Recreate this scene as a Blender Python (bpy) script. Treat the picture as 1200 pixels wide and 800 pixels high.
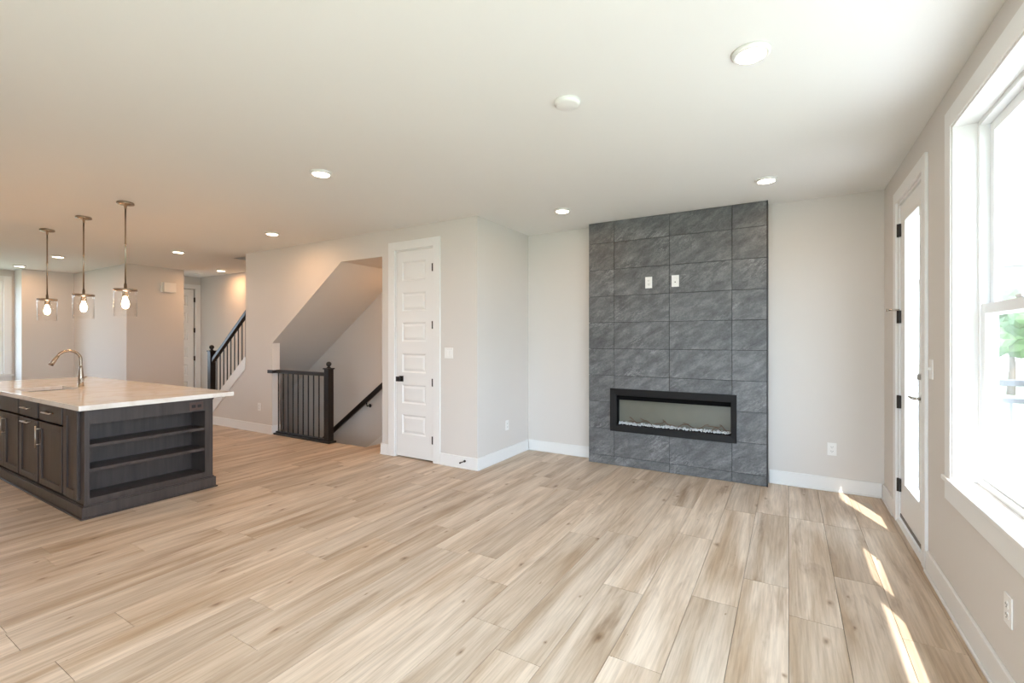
import bpy, bmesh, math, random
from mathutils import Vector, Matrix
random.seed(7)
PI = math.pi
scn = bpy.context.scene
for o in list(bpy.data.objects):
    bpy.data.objects.remove(o)

# ------------------------------------------------------------------ camera, light, exposure
cam_d = bpy.data.cameras.new('camera')
cam = bpy.data.objects.new('camera', cam_d)
scn.collection.objects.link(cam)
cam.location = (0, 0, 1.4147)
cam.rotation_euler = (PI / 2, 0, math.radians(30.779))
cam_d.sensor_width = 36
cam_d.lens = 544.53 / 1200 * 36
cam_d.shift_y = -3.0 / 1200
cam_d.clip_start = 0.02
cam_d.clip_end = 300
scn.camera = cam

scn.view_settings.view_transform = 'Standard'
scn.view_settings.look = 'None'
scn.view_settings.gamma = 1
scn.view_settings.use_curve_mapping = False
scn.view_settings.exposure = 0.0

SKY = 9.3
SUN = 14.0
CAN_W = 5.0
PEND_W = 5.0
wd = bpy.data.worlds.new('sky')
scn.world = wd
wd.use_nodes = True
wn = wd.node_tree
bg = wn.nodes['Background']
wtc = wn.nodes.new('ShaderNodeTexCoord')
wsep = wn.nodes.new('ShaderNodeSeparateXYZ')
wr = wn.nodes.new('ShaderNodeValToRGB')
wn.links.new(wtc.outputs['Generated'], wsep.inputs[0])
wn.links.new(wsep.outputs['Z'], wr.inputs['Fac'])
wr.color_ramp.elements[0].position = 0.0
wr.color_ramp.elements[0].color = (0.68, 0.83, 1.0, 1)
wr.color_ramp.elements[1].position = 0.7
wr.color_ramp.elements[1].color = (0.56, 0.76, 1.0, 1)
wn.links.new(wr.outputs['Color'], bg.inputs['Color'])
bg.inputs['Strength'].default_value = SKY

sd = bpy.data.lights.new('sun', 'SUN')
sd.energy = SUN
sd.angle = math.radians(0.6)
sd.color = (1.0, 0.965, 0.91)
sun = bpy.data.objects.new('sun', sd)
scn.collection.objects.link(sun)
sun.location = (6, -12, 18)
sun.rotation_euler = Vector((-0.295, 0.75, -1.0)).to_track_quat('-Z', 'Y').to_euler()

# ------------------------------------------------------------------ helpers
col = scn.collection


def lin(c):
    return tuple(((v / 255.0) / 12.92 if v / 255.0 <= 0.04045 else ((v / 255.0 + 0.055) / 1.055) ** 2.4) for v in c) + (1.0,)


def mat(name, rgb, rough=0.5, metal=0.0, spec=0.5, bump=0.0, bscale=200.0, var=0.0):
    m = bpy.data.materials.new(name)
    m.use_nodes = True
    nt = m.node_tree
    b = nt.nodes['Principled BSDF']
    b.inputs['Base Color'].default_value = lin(rgb)
    b.inputs['Roughness'].default_value = rough
    b.inputs['Metallic'].default_value = metal
    b.inputs['Specular IOR Level'].default_value = spec
    if bump > 0 or var > 0:
        tc = nt.nodes.new('ShaderNodeTexCoord')
        nz = nt.nodes.new('ShaderNodeTexNoise')
        nz.inputs['Scale'].default_value = bscale
        nt.links.new(tc.outputs['Object'], nz.inputs['Vector'])
        if bump > 0:
            bp = nt.nodes.new('ShaderNodeBump')
            bp.inputs['Strength'].default_value = bump
            bp.inputs['Distance'].default_value = 0.002
            nt.links.new(nz.outputs['Fac'], bp.inputs['Height'])
            nt.links.new(bp.outputs['Normal'], b.inputs['Normal'])
        if var > 0:
            mx = nt.nodes.new('ShaderNodeMix')
            mx.data_type = 'RGBA'
            c = lin(rgb)
            mx.inputs['A'].default_value = tuple(v * (1 - var) for v in c[:3]) + (1,)
            mx.inputs['B'].default_value = tuple(min(1, v * (1 + var)) for v in c[:3]) + (1,)
            nt.links.new(nz.outputs['Fac'], mx.inputs['Factor'])
            nt.links.new(mx.outputs['Result'], b.inputs['Base Color'])
    return m


def emit(name, rgb, strength):
    m = bpy.data.materials.new(name)
    m.use_nodes = True
    b = m.node_tree.nodes['Principled BSDF']
    b.inputs['Base Color'].default_value = lin(rgb)
    b.inputs['Emission Color'].default_value = lin(rgb)
    b.inputs['Emission Strength'].default_value = strength
    return m


def glass(name, tint=(255, 255, 255), gloss=0.08):
    m = bpy.data.materials.new(name)
    m.use_nodes = True
    nt = m.node_tree
    for n in list(nt.nodes):
        nt.nodes.remove(n)
    out = nt.nodes.new('ShaderNodeOutputMaterial')
    t = nt.nodes.new('ShaderNodeBsdfTransparent')
    t.inputs['Color'].default_value = lin(tint)
    g = nt.nodes.new('ShaderNodeBsdfGlossy')
    g.inputs['Roughness'].default_value = 0.02
    mx = nt.nodes.new('ShaderNodeMixShader')
    fr = nt.nodes.new('ShaderNodeLayerWeight')
    fr.inputs['Blend'].default_value = 0.5
    pw = nt.nodes.new('ShaderNodeMath')
    pw.operation = 'POWER'
    pw.inputs[1].default_value = 5.0
    nt.links.new(fr.outputs['Facing'], pw.inputs[0])
    mm = nt.nodes.new('ShaderNodeMath')
    mm.operation = 'MULTIPLY_ADD'
    mm.inputs[1].default_value = 0.8
    mm.inputs[2].default_value = gloss
    mm.use_clamp = True
    nt.links.new(pw.outputs[0], mm.inputs[0])
    nt.links.new(mm.outputs[0], mx.inputs[0])
    nt.links.new(t.outputs[0], mx.inputs[1])
    nt.links.new(g.outputs[0], mx.inputs[2])
    nt.links.new(mx.outputs[0], out.inputs['Surface'])
    return m


def wood_floor():
    m = bpy.data.materials.new('oak_plank')
    m.use_nodes = True
    nt = m.node_tree
    L = nt.links.new
    b = nt.nodes['Principled BSDF']
    tc = nt.nodes.new('ShaderNodeTexCoord')
    geo = nt.nodes.new('ShaderNodeNewGeometry')
    off = nt.nodes.new('ShaderNodeMath'); off.operation = 'MULTIPLY'; off.inputs[1].default_value = 57.0
    L(geo.outputs['Random Per Island'], off.inputs[0])
    comb = nt.nodes.new('ShaderNodeCombineXYZ')
    L(off.outputs[0], comb.inputs[0]); L(off.outputs[0], comb.inputs[1]); L(off.outputs[0], comb.inputs[2])
    add = nt.nodes.new('ShaderNodeVectorMath'); add.operation = 'ADD'
    L(tc.outputs['Object'], add.inputs[0]); L(comb.outputs[0], add.inputs[1])

    def noise(sx, sy, detail, rough=0.55, dist=0.0):
        mp = nt.nodes.new('ShaderNodeVectorMath'); mp.operation = 'MULTIPLY'
        mp.inputs[1].default_value = (sx, sy, 1)
        L(add.outputs[0], mp.inputs[0])
        n = nt.nodes.new('ShaderNodeTexNoise')
        n.inputs['Scale'].default_value = 1
        n.inputs['Detail'].default_value = detail
        n.inputs['Roughness'].default_value = rough
        n.inputs['Distortion'].default_value = dist
        L(mp.outputs[0], n.inputs['Vector'])
        return n
    n1 = noise(9, 0.8, 3, 0.5, 0.6)       # broad streaks
    n2 = noise(75, 3.0, 4, 0.65, 0.3)     # fine grain
    n3 = noise(8.5, 1.5, 4, 0.62, 0.5)     # darker smudges and knots
    r1 = nt.nodes.new('ShaderNodeValToRGB')
    r1.color_ramp.elements[0].position = 0.30; r1.color_ramp.elements[0].color = lin((176, 150, 122))
    r1.color_ramp.elements[1].position = 0.66; r1.color_ramp.elements[1].color = lin((219, 200, 178))
    L(n1.outputs['Fac'], r1.inputs['Fac'])
    r2 = nt.nodes.new('ShaderNodeValToRGB')
    r2.color_ramp.elements[0].position = 0.30; r2.color_ramp.elements[0].color = (0.78, 0.76, 0.74, 1)
    r2.color_ramp.elements[1].position = 0.60; r2.color_ramp.elements[1].color = (1.04, 1.04, 1.04, 1)
    L(n2.outputs['Fac'], r2.inputs['Fac'])
    r3 = nt.nodes.new('ShaderNodeValToRGB')
    r3.color_ramp.elements[0].position = 0.27; r3.color_ramp.elements[0].color = (0.62, 0.55, 0.49, 1)
    r3.color_ramp.elements[1].position = 0.42; r3.color_ramp.elements[1].color = (1, 1, 1, 1)
    L(n3.outputs['Fac'], r3.inputs['Fac'])
    m1 = nt.nodes.new('ShaderNodeMix'); m1.data_type = 'RGBA'; m1.blend_type = 'MULTIPLY'; m1.inputs['Factor'].default_value = 1
    L(r1.outputs['Color'], m1.inputs['A']); L(r2.outputs['Color'], m1.inputs['B'])
    m2a = nt.nodes.new('ShaderNodeMix'); m2a.data_type = 'RGBA'; m2a.blend_type = 'MULTIPLY'; m2a.inputs['Factor'].default_value = 0.8
    L(m1.outputs['Result'], m2a.inputs['A']); L(r3.outputs['Color'], m2a.inputs['B'])
    mv = nt.nodes.new('ShaderNodeVectorMath'); mv.operation = 'MULTIPLY'; mv.inputs[1].default_value = (4.2, 1.9, 0.0)
    L(add.outputs[0], mv.inputs[0])
    nw = nt.nodes.new('ShaderNodeTexNoise'); nw.inputs['Scale'].default_value = 4.0; nw.inputs['Detail'].default_value = 3
    L(mv.outputs[0], nw.inputs['Vector'])
    wv = nt.nodes.new('ShaderNodeVectorMath'); wv.operation = 'SCALE'; wv.inputs['Scale'].default_value = 0.16
    L(nw.outputs['Color'], wv.inputs[0])
    ad2 = nt.nodes.new('ShaderNodeVectorMath'); ad2.operation = 'ADD'
    L(mv.outputs[0], ad2.inputs[0]); L(wv.outputs[0], ad2.inputs[1])
    vo = nt.nodes.new('ShaderNodeTexVoronoi'); vo.voronoi_dimensions = '2D'; vo.inputs['Scale'].default_value = 1.0
    L(ad2.outputs[0], vo.inputs['Vector'])
    vs = nt.nodes.new('ShaderNodeSeparateColor'); L(vo.outputs['Color'], vs.inputs[0])
    # only some cells carry a knot, of varying size
    sz = nt.nodes.new('ShaderNodeMapRange'); sz.inputs['From Min'].default_value = 0.45; sz.inputs['From Max'].default_value = 1.0
    sz.inputs['To Min'].default_value = 0.0; sz.inputs['To Max'].default_value = 0.11
    L(vs.outputs[0], sz.inputs['Value'])
    kd = nt.nodes.new('ShaderNodeMath'); kd.operation = 'DIVIDE'
    mxm = nt.nodes.new('ShaderNodeMath'); mxm.operation = 'MAXIMUM'; mxm.inputs[1].default_value = 0.002
    L(sz.outputs['Result'], mxm.inputs[0])
    L(vo.outputs['Distance'], kd.inputs[0]); L(mxm.outputs[0], kd.inputs[1])
    rk = nt.nodes.new('ShaderNodeValToRGB')
    ek = rk.color_ramp.elements
    ek[0].position = 0.12; ek[0].color = (0.42, 0.35, 0.30, 1)
    ek[1].position = 1.0; ek[1].color = (1, 1, 1, 1)
    xk = ek.new(0.45); xk.color = (0.74, 0.68, 0.62, 1)
    L(kd.outputs[0], rk.inputs['Fac'])
    m2 = nt.nodes.new('ShaderNodeMix'); m2.data_type = 'RGBA'; m2.blend_type = 'MULTIPLY'; m2.inputs['Factor'].default_value = 1.0
    L(m2a.outputs['Result'], m2.inputs['A']); L(rk.outputs['Color'], m2.inputs['B'])
    rv = nt.nodes.new('ShaderNodeMapRange')
    rv.inputs['To Min'].default_value = 0.90; rv.inputs['To Max'].default_value = 1.08
    L(geo.outputs['Random Per Island'], rv.inputs['Value'])
    m3 = nt.nodes.new('ShaderNodeVectorMath'); m3.operation = 'SCALE'
    L(m2.outputs['Result'], m3.inputs[0]); L(rv.outputs['Result'], m3.inputs['Scale'])
    L(m3.outputs['Vector'], b.inputs['Base Color'])
    b.inputs['Roughness'].default_value = 0.42
    b.inputs['Specular IOR Level'].default_value = 0.45
    bp = nt.nodes.new('ShaderNodeBump'); bp.inputs['Strength'].default_value = 0.12; bp.inputs['Distance'].default_value = 0.002
    L(n2.outputs['Fac'], bp.inputs['Height']); L(bp.outputs['Normal'], b.inputs['Normal'])
    return m


def slate():
    m = bpy.data.materials.new('slate_tile')
    m.use_nodes = True
    nt = m.node_tree
    L = nt.links.new
    b = nt.nodes['Principled BSDF']
    tc = nt.nodes.new('ShaderNodeTexCoord')
    geo = nt.nodes.new('ShaderNodeNewGeometry')
    off = nt.nodes.new('ShaderNodeMath'); off.operation = 'MULTIPLY'; off.inputs[1].default_value = 41.0
    L(geo.outputs['Random Per Island'], off.inputs[0])
    comb = nt.nodes.new('ShaderNodeCombineXYZ')
    L(off.outputs[0], comb.inputs[0]); L(off.outputs[0], comb.inputs[1]); L(off.outputs[0], comb.inputs[2])
    add = nt.nodes.new('ShaderNodeVectorMath'); add.operation = 'ADD'
    L(tc.outputs['Object'], add.inputs[0]); L(comb.outputs[0], add.inputs[1])
    def noise(scale, detail, rough, dist, rot, typ='FBM'):
        mp = nt.nodes.new('ShaderNodeMapping')
        mp.vector_type = 'TEXTURE'
        mp.inputs['Rotation'].default_value = (0, -math.radians(rot), 0)
        mp.inputs['Scale'].default_value = tuple(1.0 / v for v in scale)
        L(add.outputs[0], mp.inputs['Vector'])
        n = nt.nodes.new('ShaderNodeTexNoise')
        n.noise_type = typ
        n.inputs['Scale'].default_value = 1.0; n.inputs['Detail'].default_value = detail
        n.inputs['Roughness'].default_value = rough; n.inputs['Distortion'].default_value = dist
        L(mp.outputs[0], n.inputs['Vector'])
        return n

    def ramp(n, stops):
        r = nt.nodes.new('ShaderNodeValToRGB')
        e = r.color_ramp.elements
        e[0].position, e[0].color = stops[0][0], stops[0][1]
        e[1].position, e[1].color = stops[-1][0], stops[-1][1]
        for p, c in stops[1:-1]:
            x = e.new(p); x.color = c
        L(n.outputs[0], r.inputs['Fac'])
        return r
    n1 = noise((5.5, 5, 13.0), 10, 0.72, 0.25, 32)
    r1 = ramp(n1, [(0.32, lin((80, 80, 81))), (0.5, lin((101, 102, 102))), (0.70, lin((132, 132, 132)))])
    nv = noise((5.0, 5, 17.0), 9, 0.72, 0.35, 36)
    rvn = ramp(nv, [(0.47, (0, 0, 0, 1)), (0.50, (1, 1, 1, 1)), (0.53, (0, 0, 0, 1))])
    nm = noise((2.4, 2, 3.2), 3, 0.5, 0.2, 10)
    rm = ramp(nm, [(0.48, (0, 0, 0, 1)), (0.66, (0.55, 0.55, 0.55, 1))])
    vm = nt.nodes.new('ShaderNodeMix'); vm.data_type = 'RGBA'; vm.blend_type = 'MULTIPLY'; vm.inputs['Factor'].default_value = 1
    L(rvn.outputs['Color'], vm.inputs['A']); L(rm.outputs['Color'], vm.inputs['B'])
    m0 = nt.nodes.new('ShaderNodeMix'); m0.data_type = 'RGBA'
    L(vm.outputs['Result'], m0.inputs['Factor']); L(r1.outputs['Color'], m0.inputs['A']); m0.inputs['B'].default_value = lin((172, 173, 172))
    n2 = noise((70, 70, 70), 4, 0.6, 0, 0)
    r2 = ramp(n2, [(0.3, (0.80, 0.80, 0.80, 1)), (0.7, (1.12, 1.12, 1.12, 1))])
    m1 = nt.nodes.new('ShaderNodeMix'); m1.data_type = 'RGBA'; m1.blend_type = 'MULTIPLY'; m1.inputs['Factor'].default_value = 1
    L(m0.outputs['Result'], m1.inputs['A']); L(r2.outputs['Color'], m1.inputs['B'])
    rv = nt.nodes.new('ShaderNodeMapRange'); rv.inputs['To Min'].default_value = 0.86; rv.inputs['To Max'].default_value = 1.10
    L(geo.outputs['Random Per Island'], rv.inputs['Value'])
    m3 = nt.nodes.new('ShaderNodeVectorMath'); m3.operation = 'SCALE'
    L(m1.outputs['Result'], m3.inputs[0]); L(rv.outputs['Result'], m3.inputs['Scale'])
    L(m3.outputs['Vector'], b.inputs['Base Color'])
    b.inputs['Roughness'].default_value = 0.48
    bp = nt.nodes.new('ShaderNodeBump'); bp.inputs['Strength'].default_value = 0.35; bp.inputs['Distance'].default_value = 0.004
    L(n1.outputs['Fac'], bp.inputs['Height']); L(bp.outputs['Normal'], b.inputs['Normal'])
    return m


def stained_wood():
    m = bpy.data.materials.new('stained_wood')
    m.use_nodes = True
    nt = m.node_tree
    L = nt.links.new
    b = nt.nodes['Principled BSDF']
    tc = nt.nodes.new('ShaderNodeTexCoord')
    mp = nt.nodes.new('ShaderNodeMapping'); mp.inputs['Scale'].default_value = (30, 30, 2.5)
    L(tc.outputs['Object'], mp.inputs['Vector'])
    n = nt.nodes.new('ShaderNodeTexNoise'); n.inputs['Scale'].default_value = 1; n.inputs['Detail'].default_value = 5
    L(mp.outputs[0], n.inputs['Vector'])
    r = nt.nodes.new('ShaderNodeValToRGB')
    r.color_ramp.elements[0].position = 0.3; r.color_ramp.elements[0].color = lin((52, 43, 39))
    r.color_ramp.elements[1].position = 0.7; r.color_ramp.elements[1].color = lin((71, 61, 56))
    L(n.outputs['Fac'], r.inputs['Fac']); L(r.outputs['Color'], b.inputs['Base Color'])
    b.inputs['Roughness'].default_value = 0.38
    return m


def quartz():
    m = bpy.data.materials.new('quartz')
    m.use_nodes = True
    nt = m.node_tree
    L = nt.links.new
    b = nt.nodes['Principled BSDF']
    tc = nt.nodes.new('ShaderNodeTexCoord')
    n = nt.nodes.new('ShaderNodeTexNoise'); n.inputs['Scale'].default_value = 1.6; n.inputs['Detail'].default_value = 6; n.inputs['Distortion'].default_value = 1.6
    L(tc.outputs['Object'], n.inputs['Vector'])
    r = nt.nodes.new('ShaderNodeValToRGB')
    e = r.color_ramp.elements
    e[0].position = 0.42; e[0].color = lin((236, 230, 222))
    e[1].position = 0.56; e[1].color = lin((236, 230, 222))
    x = e.new(0.49); x.color = lin((226, 217, 206))
    L(n.outputs['Fac'], r.inputs['Fac']); L(r.outputs['Color'], b.inputs['Base Color'])
    b.inputs['Roughness'].default_value = 0.09
    return m


M = dict(
    wall=mat('greige_paint', (219, 213, 206), 0.75, bump=0.05, bscale=250),
    ceil=mat('ceiling_paint', (236, 234, 230), 0.85, bump=0.05, bscale=200),
    trim=mat('white_trim', (236, 235, 232), 0.38),
    plate=mat('white_plastic', (240, 238, 234), 0.35),
    black=mat('black_metal', (24, 22, 22), 0.38), fireblack=mat('matt_black', (19, 18, 18), 0.55, spec=0.3), firedark=mat('firebox_black', (8, 8, 8), 0.8, spec=0.1),
    blackwood=mat('black_paint', (26, 23, 22), 0.32),
    hinge=mat('dark_bronze', (52, 47, 44), 0.4, 0.4),
    nickel=mat('brushed_nickel', (168, 154, 138), 0.26, 1.0), pullmetal=mat('satin_nickel', (214, 206, 194), 0.3, 1.0), register=mat('tan_register', (196, 182, 162), 0.5),
    steel=mat('stainless_steel', (190, 186, 180), 0.22, 1.0),
    floor=wood_floor(), slate=slate(), grout=mat('grout', (46, 46, 48), 0.9),
    wood=stained_wood(), gap=mat('dark_gap', (30, 26, 24), 0.8), quartz=quartz(),
    glass=glass('window_glass', gloss=0.03), lampglass=glass('clear_glass', gloss=0.035),
    slot=mat('outlet_slot', (70, 68, 66), 0.6), brownplate=mat('brown_plate', (84, 62, 54), 0.4),
    browninset=mat('brown_socket', (34, 26, 24), 0.45),
    vinyl=mat('white_vinyl', (246, 247, 247), 0.35),
    sill=mat('aluminium_threshold', (120, 116, 110), 0.4, 0.7),
    fireback=mat('reflection_grey', (112, 111, 100), 0.25, 0, var=0.12, bscale=4),  # pale grey stands in for the bright room reflected in the front glass
    crystal=mat('crushed_glass', (206, 208, 208), 0.15, var=0.5, bscale=90),
    twig=mat('driftwood', (98, 74, 56), 0.7, var=0.2, bscale=60),
    diffuser=emit('warm_diffuser', (255, 236, 205), 22.0),
    bulb=emit('bulb_glow', (255, 225, 185), 45.0),
    grass=mat('lawn', (128, 136, 112), 0.9, var=0.15, bscale=3),
    deck=mat('deck_board', (190, 186, 180), 0.8, var=0.1, bscale=9),
    siding=mat('pale_siding', (222, 222, 218), 0.7, var=0.03, bscale=3),
    roof=mat('shingle', (112, 106, 102), 0.9, var=0.2, bscale=20),
    winglass=mat('dark_window', (120, 132, 144), 0.1),
    leaf=mat('foliage', (78, 104, 62), 0.8, var=0.35, bscale=6),
    bark=mat('bark', (96, 80, 64), 0.9, var=0.2, bscale=30),
    railgrey=mat('grey_railing', (62, 66, 70), 0.5),
)


class MB:
    def __init__(self):
        self.bm = bmesh.new()

    def _merge(self, t, mi=0):
        for f in t.faces:
            f.material_index = mi
        me = bpy.data.meshes.new('tmp')
        t.to_mesh(me); t.free()
        self.bm.from_mesh(me)
        bpy.data.meshes.remove(me)

    def box(self, x0, x1, y0, y1, z0, z1, bev=0.0, mi=0, mtx=None):
        t = bmesh.new()
        bmesh.ops.create_cube(t, size=1)
        bmesh.ops.transform(t, matrix=Matrix.Translation(((x0 + x1) / 2, (y0 + y1) / 2, (z0 + z1) / 2)) @ Matrix.Diagonal((abs(x1 - x0), abs(y1 - y0), abs(z1 - z0), 1)), verts=t.verts)
        if bev > 0:
            bmesh.ops.bevel(t, geom=list(t.edges), offset=bev, segments=2, affect='EDGES', profile=0.5)
        if mtx is not None:
            bmesh.ops.transform(t, matrix=mtx, verts=t.verts)
        self._merge(t, mi)
        return self

    def prism(self, pts, axis, a0, a1, mi=0, bev=0.0):
        """polygon pts in the other two axes (order xyz), extruded along axis from a0 to a1"""
        t = bmesh.new()

        def P(p, a):
            if axis == 'x': return (a, p[0], p[1])
            if axis == 'y': return (p[0], a, p[1])
            return (p[0], p[1], a)
        v0 = [t.verts.new(P(p, a0)) for p in pts]
        v1 = [t.verts.new(P(p, a1)) for p in pts]
        t.faces.new(v0); t.faces.new(v1[::-1])
        n = len(pts)
        for i in range(n):
            t.faces.new((v0[i], v1[i], v1[(i + 1) % n], v0[(i + 1) % n]))
        bmesh.ops.recalc_face_normals(t, faces=t.faces)
        if bev > 0:
            bmesh.ops.bevel(t, geom=list(t.edges), offset=bev, segments=2, affect='EDGES', profile=0.5)
        self._merge(t, mi)
        return self

    def tube(self, pts, radii, seg=16, mi=0, cap=True):
        """swept circle along points with a radius each"""
        t = bmesh.new()
        pts = [Vector(p) for p in pts]
        if not hasattr(radii, '__len__'):
            radii = [radii] * len(pts)
        rings = []
        up = None
        for i, p in enumerate(pts):
            d = (pts[min(i + 1, len(pts) - 1)] - pts[max(i - 1, 0)]).normalized()
            if up is None:
                up = Vector((0, 0, 1)) if abs(d.z) < 0.9 else Vector((1, 0, 0))
            a = d.cross(up).normalized()
            u = a.cross(d).normalized()
            up = u
            rings.append([t.verts.new(p + radii[i] * (math.cos(2 * PI * k / seg) * a + math.sin(2 * PI * k / seg) * u)) for k in range(seg)])
        for i in range(len(rings) - 1):
            for k in range(seg):
                f = t.faces.new((rings[i][k], rings[i][(k + 1) % seg], rings[i + 1][(k + 1) % seg], rings[i + 1][k]))
                f.smooth = True
        if cap:
            t.faces.new(rings[0][::-1]); t.faces.new(rings[-1])
        bmesh.ops.recalc_face_normals(t, faces=t.faces)
        self._merge(t, mi)
        return self

    def lathe(self, prof, c, seg=32, axis='z', mi=0, closed=True):
        """profile of (radius, height) turned round an axis through c"""
        t = bmesh.new()
        rings = []
        for r, h in prof:
            ring = []
            for k in range(seg):
                a = 2 * PI * k / seg
                q = (max(r, 1e-5) * math.cos(a), max(r, 1e-5) * math.sin(a), h)
                if axis == 'x': q = (q[2], q[0], q[1])
                if axis == 'y': q = (q[0], q[2], q[1])
                ring.append(t.verts.new((c[0] + q[0], c[1] + q[1], c[2] + q[2])))
            rings.append(ring)
        for i in range(len(rings) - 1):
            for k in range(seg):
                f = t.faces.new((rings[i][k], rings[i][(k + 1) % seg], rings[i + 1][(k + 1) % seg], rings[i + 1][k]))
                f.smooth = True
        if closed:
            t.faces.new(rings[0][::-1]); t.faces.new(rings[-1])
        bmesh.ops.recalc_face_normals(t, faces=t.faces)
        self._merge(t, mi)
        return self

    def build(self, name, m, parent=None, origin=None):
        me = bpy.data.meshes.new(name)
        if origin is None and parent is not None:
            origin = parent['_o']
        if origin is not None:
            bmesh.ops.translate(self.bm, verts=self.bm.verts, vec=-Vector(origin))
        self.bm.to_mesh(me)
        self.bm.free()
        for x in (m if isinstance(m, (list, tuple)) else [m]):
            me.materials.append(x)
        o = bpy.data.objects.new(name, me)
        col.objects.link(o)
        o['_o'] = list(origin) if origin is not None else [0, 0, 0]
        if parent is not None:
            o.parent = parent
        elif origin is not None:
            o.location = origin
        return o


def tag(o, label, cat, group=None, kind=None):
    o['label'] = label
    o['category'] = cat
    if group: o['group'] = group
    if kind: o['kind'] = kind
    return o


def thing(name, loc, label, cat, group=None, kind=None):
    o = bpy.data.objects.new(name, None)
    o.empty_display_size = 0.1
    col.objects.link(o)
    o.location = loc
    o['_o'] = list(loc)
    return tag(o, label, cat, group, kind)


def struct(o, label, cat):
    return tag(o, label, cat, kind='structure')


def copy_tree(o, parent=None):
    c = o.copy()
    col.objects.link(c)
    if parent is not None:
        c.parent = parent
    for ch in o.children:
        copy_tree(ch, c)
    return c


def lamp(name, kind, loc, energy, color, parent, size=0.1, spread=None, rot=None):
    d = bpy.data.lights.new(name, kind)
    d.energy = energy
    d.color = color
    if kind == 'AREA':
        d.shape = 'DISK'; d.size = size
        if spread: d.spread = spread
    else:
        d.shadow_soft_size = size
    o = bpy.data.objects.new(name, d)
    col.objects.link(o)
    o.parent = parent
    o.location = Vector(loc) - Vector(parent['_o'])
    if rot: o.rotation_euler = rot
    return o


H = 2.74
XR = 0.73          # inner face of the window wall
XO = 0.845          # its outer face
YB = 5.236         # fireplace wall
YP = 4.10          # stair and closet wall
XI = -2.877        # closet return
YW = 5.20          # back of the stairwell
YF = -1.9          # wall behind the viewer
XW = -12.9         # far kitchen wall

# ------------------------------------------------------------------ floor
b = MB()
PW = 0.2305


def plank_row(x0, x1, y0, y1, seed):
    rr = random.Random(seed)
    y = y0 - rr.uniform(0, 1.4)
    while y < y1:
        ln = rr.choice((1.22, 1.52, 1.52, 0.9))
        a, c = max(y, y0), min(y + ln, y1)
        if c - a > 0.02:
            g = 0.0011
            b.box(x0 + g, x1 - g, a + g, c - g, -0.012, 0.0)
        y += ln


xe, xn = -4.74, -8.5
i = -60
x = -60 * PW + 0.0
edges = []
while x < XO:
    edges.append(x); x += PW
edges += [XW - 0.1, xe, xn, XO - 0.08]
edges = sorted(e for e in set(edges) if XW - 0.11 <= e <= XO - 0.079)
for k in range(len(edges) - 1):
    x0, x1 = edges[k], edges[k + 1]
    xm = (x0 + x1) / 2
    y1 = YB if xm > XI else YW
    if xn < xm < xe: y1 = 4.235
    seed = int(math.floor(xm / PW + 1000))
    plank_row(x0, x1, YF, y1, seed)
b.box(XW - 0.1, XO - 0.08, YF, 4.235, -0.15, -0.0125, mi=1)
b.box(xe, XO - 0.08, 4.235, YB, -0.15, -0.0125, mi=1)
b.box(XW - 0.1, xn, 4.235, YB, -0.15, -0.0125, mi=1)
fl = b.build('floor', [M['floor'], M['gap']])
struct(fl, 'light oak plank floor running through the whole open room', 'floor')

# ------------------------------------------------------------------ ceiling with the stair opening
b = MB()
hx0, hx1, hy0 = -7.87, -5.06, 4.225
b.box(XW - 0.1, XO, YF, hy0, H, H + 0.2)
b.box(XW - 0.1, hx0, hy0, YB + 0.1, H, H + 0.2)
b.box(hx1, XO, hy0, YB + 0.1, H, H + 0.2)
struct(b.build('ceiling', M['ceil']), 'smooth off-white ceiling with recessed lights', 'ceiling')

# ------------------------------------------------------------------ walls
W = M['wall']


def wall(name, label, fn):
    bb = MB(); fn(bb)
    return struct(bb.build(name, W), label, 'wall')


wall('wall_back', 'greige end wall behind the slate fireplace', lambda q: q.box(XI - 0.12, XO, YB, YB + 0.14, -0.15, H))

# window wall: door opening y 3.815..4.635 z<2.465 ; window opening y 1.29..3.21 z .69...2.51
DY0, DY1, DZ = 3.815, 4.635, 2.465
WY0, WY1, WZ0, WZ1 = 1.29, 3.21, 0.69, 2.51


def right_wall(q):
    q.box(XR, XO, DY1, YB, -0.15, H)
    q.box(XR, XO, DY0, DY1, DZ, H)
    q.box(XR, XO, DY0, DY1, -0.15, -0.012)
    q.box(XR, XO, WY1, DY0, -0.15, H)
    q.box(XR, XO, WY0, WY1, -0.15, WZ0)
    q.box(XR, XO, WY0, WY1, WZ1, H)
    q.box(XR, XO, 0.95, WY0, -0.15, H)
    q.box(XR, XO, -1.7, 0.95, -0.15, 0.3)  # unseen opening above this piece, added to bring in daylight
    q.box(XR, XO, -1.7, 0.95, WZ1, H)
    q.box(XR, XO, YF, -1.7, -0.15, H)


wall('wall_right', 'greige wall on the right holding the glass door and tall window', right_wall)


def front_wall(q):
    # unseen openings added here to let daylight into the room
    q.box(XW, XO, YF - 0.2, YF, 2.58, H)
    q.box(XW, -11.6, YF - 0.2, YF, -0.15, 2.58)
    q.box(-11.6, -9.4, YF - 0.2, YF, -0.15, 1.9)
    q.box(-9.4, -1.6, YF - 0.2, YF, -0.15, 2.58)
    q.box(0.6, XO, YF - 0.2, YF, -0.15, 2.58)
    q.box(-1.6, 0.6, YF - 0.2, YF, -0.15, 0.06)


wall('wall_front', 'greige wall behind the viewer with openings added for daylight', front_wall)

JX0, JX1 = -6.58, -4.302       # stair opening
CX0, CX1, CZ = -4.085, -3.48, 2.475   # closet door opening


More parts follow.
